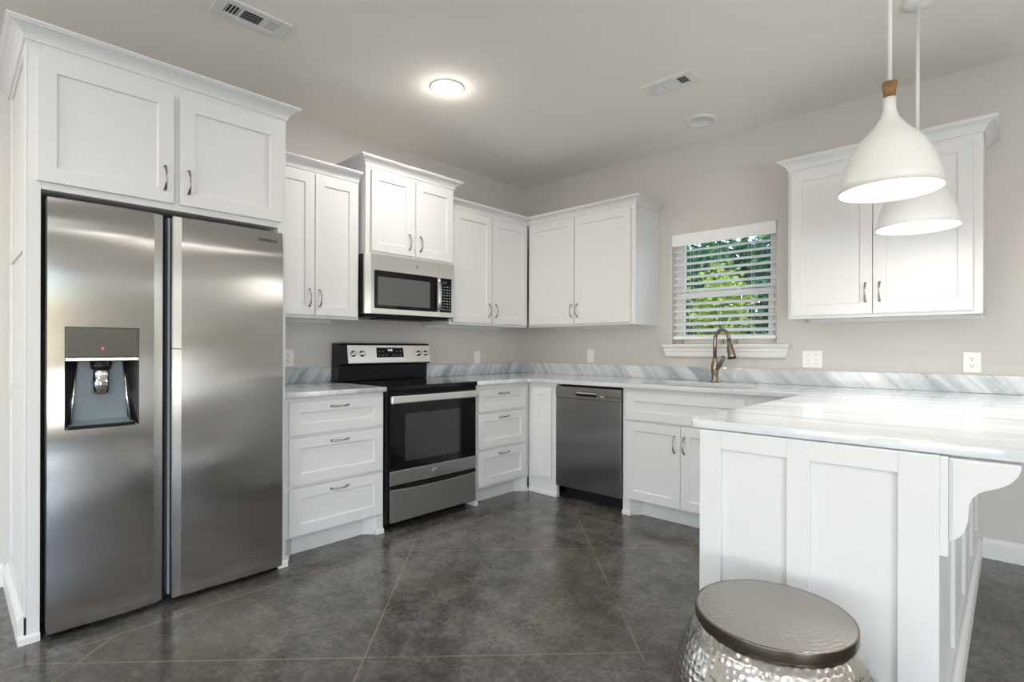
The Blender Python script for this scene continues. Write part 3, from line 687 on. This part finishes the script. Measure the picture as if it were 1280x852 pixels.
# door: bevelled left edge, black glass, window
mb = MB(); ya, yb = MY0, -1.4225
face = [(.384, ya), (.400, ya), (.424, ya + .032), (.424, yb), (.384, yb)]
d = mb.prism(face, lambda a, b, c: (a, b, c), MZ0, MZ1).build('door', STEELB, M_, bevel=.001)
MB().box(.4242, .4262, -1.968, -1.452, 1.424, 1.682).build('door_glass', BGLASS, d)
MB().box(.4263, .4266, -1.942, -1.505, 1.448, 1.640).build('window', MWGL, d)
hb = MB().tube([(.4267, -1.434, 1.436), (.448, -1.434, 1.450), (.456, -1.434, 1.50), (.458, -1.434, 1.555), (.456, -1.434, 1.61), (.448, -1.434, 1.662), (.4267, -1.434, 1.676)], [(.011, .005)] * 7, 12, flat=(0, 1, 0)).build('handle', STEELB, d)
MB().box(.4242, .4268, -1.452, -1.4345, 1.424, 1.682).build('handle_backing', BGLASS, d)
em = MB().lathe([(.011, 0), (.011, .001), (.0095, .0016), (.0085, .001)], (.4241, -1.62, 1.738), 24, axis='X').build('emblem', CHROME, d)
pnl = MB().box(.384, .424, -1.4205, MY1, MZ0, MZ1).build('control_panel', STEELB, M_, bevel=.0015)
MB().box(.4242, .4262, -1.412, -1.300, 1.424, 1.680).build('keypad', BGLASS, pnl)
mb = MB(); random.seed(3)
MB().box(.4263, .4266, -1.392, -1.345, 1.636, 1.656).build('clock_display', mat('dark_display', (.02, .05, .05), .2), pnl)
for r in range(9):
    for c in range(4):
        y = -1.400 + .025 * c; z = 1.612 - .021 * r; wd = random.choice((.008, .012, .015))
        mb.box(.4263, .4266, y, y + wd, z, z + .0055)
mb.build('key_legends', BTN, pnl)

# ------------------------------------------------------------------ window blind
BL = thing('window_blind', 'white horizontal slat blind hanging in the window above the sink', 'blind', (1.957, .06, 1.2))
bx0, bx1 = OX0 + .006, OX1 - .006
MB().box(bx0 - .003, bx1 + .003, .022, .034, 1.966, OZ1 - .002).build('valance', BLIND, BL, bevel=.003)
MB().box(bx0, bx1, .036, .088, 2.005, OZ1 - .004).build('headrail', BLIND, BL)
tilt = math.radians(28)
sm = MB(); hw_, tk = .025, .0015
sl = []
for i in range(7):
    s = -1 + 2 * i / 6; sl.append((s * hw_, .002 * (1 - s * s)))
prof = [(a, b + tk) for a, b in sl] + [(a, b - tk) for a, b in sl[::-1]]
prof = [(a * math.cos(tilt) - b * math.sin(tilt), a * math.sin(tilt) + b * math.cos(tilt)) for a, b in prof]
sm.prism(prof, lambda a, b, c: (c, a, b), -(bx1 - bx0) / 2, (bx1 - bx0) / 2)
slat0 = sm.build('slat', BLIND, None, origin=(0, 0, 0))
for k in range(13):
    s_ = slat0 if k == 0 else slat0.copy()
    if k: COL.objects.link(s_)
    place(s_, ((bx0 + bx1) / 2, .062, 1.300 + .0525 * k), BL)
MB().box(bx0, bx1, .040, .086, 1.229, 1.256).build('bottom_rail', BLIND, BL, bevel=.004)
for x in (1.715, 1.935, 2.180):
    for y in (.0365, .0875): MB().tube([(x, y, 1.25), (x, y, 2.01)], .0011, 6).build('ladder_cord', BLIND, BL)
for x in (1.62, 1.945, 2.045): MB().box(x, x + .022, .05, .07, 1.193, 1.228).build('hold_down_bracket', mat('grey_bracket', (.35, .34, .3), .5), BL)

# ------------------------------------------------------------------ outlets and switches
def plate_thing(kind, label, M, u, v, w, wd=.072, gangs=1):
    name = 'wall_outlet' if kind == 'outlet' else 'light_switch'
    t = thing(name, label, 'outlet' if kind == 'outlet' else 'light switch', M(u, v, w))
    MB().mbox(M, u - wd / 2, u + wd / 2, v - .0575, v + .0575, w + .0005, w + .006).build('cover_plate', PLASTIC, t, bevel=.002)
    if kind == 'outlet':
        for dz in (-.0205, .0205):
            r = MB().prism([(u + .017 * math.cos(a) * 1.0, v + dz + .0145 * max(-.82, min(.82, math.sin(a) * 1.25))) for a in [2 * PI * i / 20 for i in range(20)]], M, w + .0061, w + .008).build('receptacle', PLASTIC, t)
            mb = MB().mbox(M, u - .0075, u - .0050, v + dz - .001, v + dz + .008, w + .0081, w + .0084).mbox(M, u + .0045, u + .0070, v + dz - .001, v + dz + .0065, w + .0081, w + .0084)
            mb.prism([(u + .003 * math.cos(a), v + dz - .0075 + .003 * math.sin(a)) for a in [2 * PI * i / 10 for i in range(10)]], M, w + .0081, w + .0084)
            mb.build('slots', DARK, r)
    else:
        for g in range(gangs):
            uu = u + (g - (gangs - 1) / 2) * .046
            if gangs == 1: MB().mbox(M, uu - .0165, uu + .0165, v - .033, v + .033, w + .0061, w + .0095).build('rocker', PLASTIC, t, bevel=.002)
            else:
                MB().mbox(M, uu - .005, uu + .005, v - .012, v + .012, w + .0061, w + .0075).mbox(M, uu - .0035, uu + .0035, v - .010, v + .001, w + .0076, w + .017).build('toggle', PLASTIC, t, bevel=.001)
                for dz in (-.030, .030): MB().prism([(uu + .003 * math.cos(a), v + dz + .003 * math.sin(a)) for a in [2 * PI * i / 10 for i in range(10)]], M, w + .0061, w + .0072).build('screw', GREYP, t)
    return t
plate_thing('outlet', 'white duplex outlet on the left wall beside the refrigerator', FX, -2.347, 1.088, WX)
plate_thing('switch', 'white switch plate on the left wall right of the range', FX, -.615, 1.070, WX)
plate_thing('switch', 'white single switch plate on the back wall below the corner cabinet', FY, .778, 1.087, -WY)
plate_thing('switch', 'white double switch plate right of the window sill', FY, 2.577, 1.089, -WY, .120, 2)
plate_thing('outlet', 'white duplex outlet on the back wall at the far right', FY, 3.393, 1.085, -WY, .078)

# ------------------------------------------------------------------ ceiling fittings
L_ = thing('recessed_light', 'lit round recessed ceiling light', 'ceiling light', (1.026, -1.841, ZC))
MB().lathe([(.082, -.004), (.098, -.007), (.106, -.003), (.107, -.0005)], (1.026, -1.841, ZC), 40, cap=(False, False)).build('trim_ring', TRIM, L_)
MB().lathe([(.0, -.026), (.03, -.025), (.06, -.019), (.0835, -.0042)], (1.026, -1.841, ZC), 40, cap=(False, False)).build('diffuser', BULB, L_)
lamp('recessed_glow', 'POINT', (1.026, -1.841, ZC - .06), energy=2.0, shadow_soft_size=.03, color=(1, .90, .80))
lamp('ceiling_disk_lamp', 'AREA', (1.026, -1.841, ZC - .03), shape='DISK', size=.16, energy=13, color=(1, .92, .84))
S_ = thing('ceiling_disc', 'unlit round white cover on the ceiling in front of the window', 'ceiling fitting', (1.965, -.345, ZC))
MB().lathe([(.0, -.006), (.075, -.006), (.080, -.014), (.094, -.014), (.104, -.006), (.105, -.0005)], (1.965, -.345, ZC), 40, cap=(False, False)).build('cover', TRIM, S_)
def vent(label, cx, cy, L, W, along, order):
    """three-way register; order = slat tilt of the three sections along its length"""
    V = thing('ceiling_vent', label, 'vent', (cx, cy, ZC))
    if along == 'y': M = lambda u, v, w: (cx - v, cy + u, ZC - w)
    else: M = lambda u, v, w: (cx + u, cy + v, ZC - w)
    h, k = L / 2, W / 2; iu, iv = h - .045, k - .038
    mb = MB(); mb.mbox(M, -h, -iu, -k, k, .0005, .010).mbox(M, iu, h, -k, k, .0005, .010).mbox(M, -iu, iu, -k, -iv, .0005, .010).mbox(M, -iu, iu, iv, k, .0005, .010)
    s1, s2 = -iu + .062, iu - .062
    mb.mbox(M, s1, s1 + .012, -iv, iv, .001, .006).mbox(M, s2 - .012, s2, -iv, iv, .001, .006); mb.build('frame', TRIM, V, bevel=.0015)
    MB().mbox(M, -iu, iu, -iv, iv, .0005, .001).build('duct_shade', DARK, V)  # dark sheet on the ceiling in place of the shade between louvers
    def slats(u0, u1, across, n, sgn):
        for i in range(n):
            if across:
                c = u0 + (u1 - u0) * (i + .5) / n; a = .0048 * sgn
                vs = [M(c - a, -iv, .0014), M(c + a, -iv, .0075), M(c + a, iv, .0075), M(c - a, iv, .0014)]
            else:
                c = -iv + 2 * iv * (i + .5) / n; a = .0040 * sgn
                vs = [M(u0, c - a, .0014), M(u0, c + a, .0075), M(u1, c + a, .0075), M(u1, c - a, .0014)]
            o = Vector(M(0, 0, 1)) - Vector(M(0, 0, 0)); vs2 = [tuple(Vector(p) + o * .0009) for p in vs]
            MB().add(vs + vs2, [(0, 1, 2, 3), (4, 5, 6, 7), (0, 1, 5, 4), (1, 2, 6, 5), (2, 3, 7, 6), (3, 0, 4, 7)]).build('louver', TRIM, V)
    slats(-iu, s1, True, 4, order[0]); slats(s1 + .012, s2 - .012, False, 6, order[1]); slats(s2, iu, True, 4, order[2])
vent('white ceiling vent above the tall cabinet, left of the lit ceiling light', .872, -2.922, .325, .165, 'y', (-1, -1, 1))
vent('white ceiling vent near the window, beside the round ceiling cover', 2.052, -.965, .315, .165, 'x', (-1, 1, 1))

# ------------------------------------------------------------------ pendants
def pendant(x, y, zr, label, group):
    t = thing('pendant_light', label, 'pendant light', (x, y, zr), group)
    MB().lathe([(.0, -.028), (.02, -.028), (.055, -.020), (.062, -.008), (.062, -.0005)], (x, y, ZC), 32, cap=(False, False)).build('canopy', SHADE, t)
    MB().lathe([(.0075, .385), (.0075, ZC - zr - .0275)], (x, y, zr), 14).build('rod', SHADE, t)
    MB().lathe([(.0175, .334), (.0235, .389), (.008, .3895)], (x, y, zr), 24).build('wood_collar', WOOD, t)
    pr = [(.021, .3335), (.0195, .305), (.022, .285), (.029, .263), (.045, .238), (.066, .213), (.092, .186), (.113, .160), (.134, .112), (.148, .066), (.156, .028), (.159, .0)]
    inn = [(r - .003, h) for r, h in pr[::-1]]; inn = inn[:-3] + [(.012, .26)]
    MB().lathe(pr + inn, (x, y, zr), 56, cap=(True, True)).build('shade', SHADE, t)
    b = MB().lathe([(.004, .02), (.028, .03), (.045, .06), (.048, .085), (.036, .125), (.02, .15), (.014, .18)], (x, y, zr), 28).build('bulb', BULB, t)
    lamp('pendant_lamp', 'POINT', (x, y, zr + .035), energy=7, shadow_soft_size=.10, color=(1, .97, .93))
    lamp('pendant_reflector', 'SPOT', (x, y, zr + .015), energy=21, shadow_soft_size=.10, spot_size=math.radians(115), spot_blend=.7, color=(1, .97, .93))
    return t
pendant(3.235, -1.62, 1.726, 'nearer white bell shaped pendant light with a wooden collar', 'pendants above the breakfast bar')
pendant(3.240, -.903, 1.713, 'farther white pendant light, partly hidden behind the nearer one', 'pendants above the breakfast bar')

# ------------------------------------------------------------------ stool
cx_, cy_ = 3.105, -2.459
ST = thing('drum_stool', 'hammered silver metal drum stool in front of the peninsula', 'stool', (cx_, cy_, 0))
MB().lathe([(.0, 0), (.165, 0), (.172, .006), (.187, .035), (.222, .10), (.245, .17), (.252, .235), (.248, .29), (.234, .35), (.208, .41), (.184, .450), (.0, .450)], (cx_, cy_, 0), 72, cap=(False, False)).build('body', HAMMER, ST)
ld = MB().lathe([(.0, .4805), (.150, .4805), (.1875, .480)], (cx_, cy_, 0), 72, cap=(False, False)).build('lid', HAMTOP, ST)
MB().lathe([(.1870, .4803), (.1895, .4802), (.1909, .4796), (.1914, .4784), (.1915, .4778), (.1915, .4530), (.1914, .4524), (.1905, .4512), (.1895, .4510), (.185, .4509)], (cx_, cy_, 0), 72, cap=(False, False)).build('rim', RIMMET, ld)

# ------------------------------------------------------------------ outside the window
struct(MB().box(-14, 12, .19, 20, -.35, -.3).build('ground', GRASS))
def tree(label, x, y, h, rx, ry, n, m, seed, z0=.2, ls=.085, sp=.15):
    rnd = random.Random(seed); t = thing('tree', label, 'tree', (x, y, -.3), None)
    MB().tube([(x, y, -.3), (x + .05, y, .8), (x - .03, y + .05, h * .75)], [.12, .09, .04], 10).build('trunk', BARK, t)
    mb = MB(); cl = [(x + rnd.uniform(-rx, rx), y + rnd.uniform(-ry, ry), rnd.uniform(z0, h)) for _ in range(max(20, n // 110))]
    for i in range(n):
        c = rnd.choice(cl); p = Vector((c[0] + rnd.gauss(0, sp), c[1] + rnd.gauss(0, sp), c[2] + rnd.gauss(0, sp)))
        a = Vector((rnd.gauss(0, 1), rnd.gauss(0, 1), rnd.gauss(0, .6))).normalized(); b = a.cross(Vector((rnd.gauss(0, 1), rnd.gauss(0, 1), rnd.gauss(0, 1)))).normalized()
        s = ls * rnd.uniform(.6, 1.2)
        mb.add([p - a * s * .6, p + b * s * .32, p + a * s * .6, p - b * s * .32], [(0, 1, 2, 3)])
    o = mb.build('foliage', m, t)
tree('dark green tree filling the left side of the window view', -.95, 5.2, 4.4, .8, .6, 11000, LEAF_D, 1)
tree('sunlit yellow green tree in the middle of the window view', .58, 3.2, 2.15, .24, .3, 3000, LEAF_Y, 2, .2, .08)
tree('blue green tree at the right edge of the window view', 1.20, 5.0, 3.3, .45, .35, 8000, LEAF_B, 3, .0)
tree('broad dark tree standing behind the sunlit one outside the window', -1.3, 8.5, 3.3, 2.5, .8, 24000, LEAF_D, 4, -.2, .2, .26)
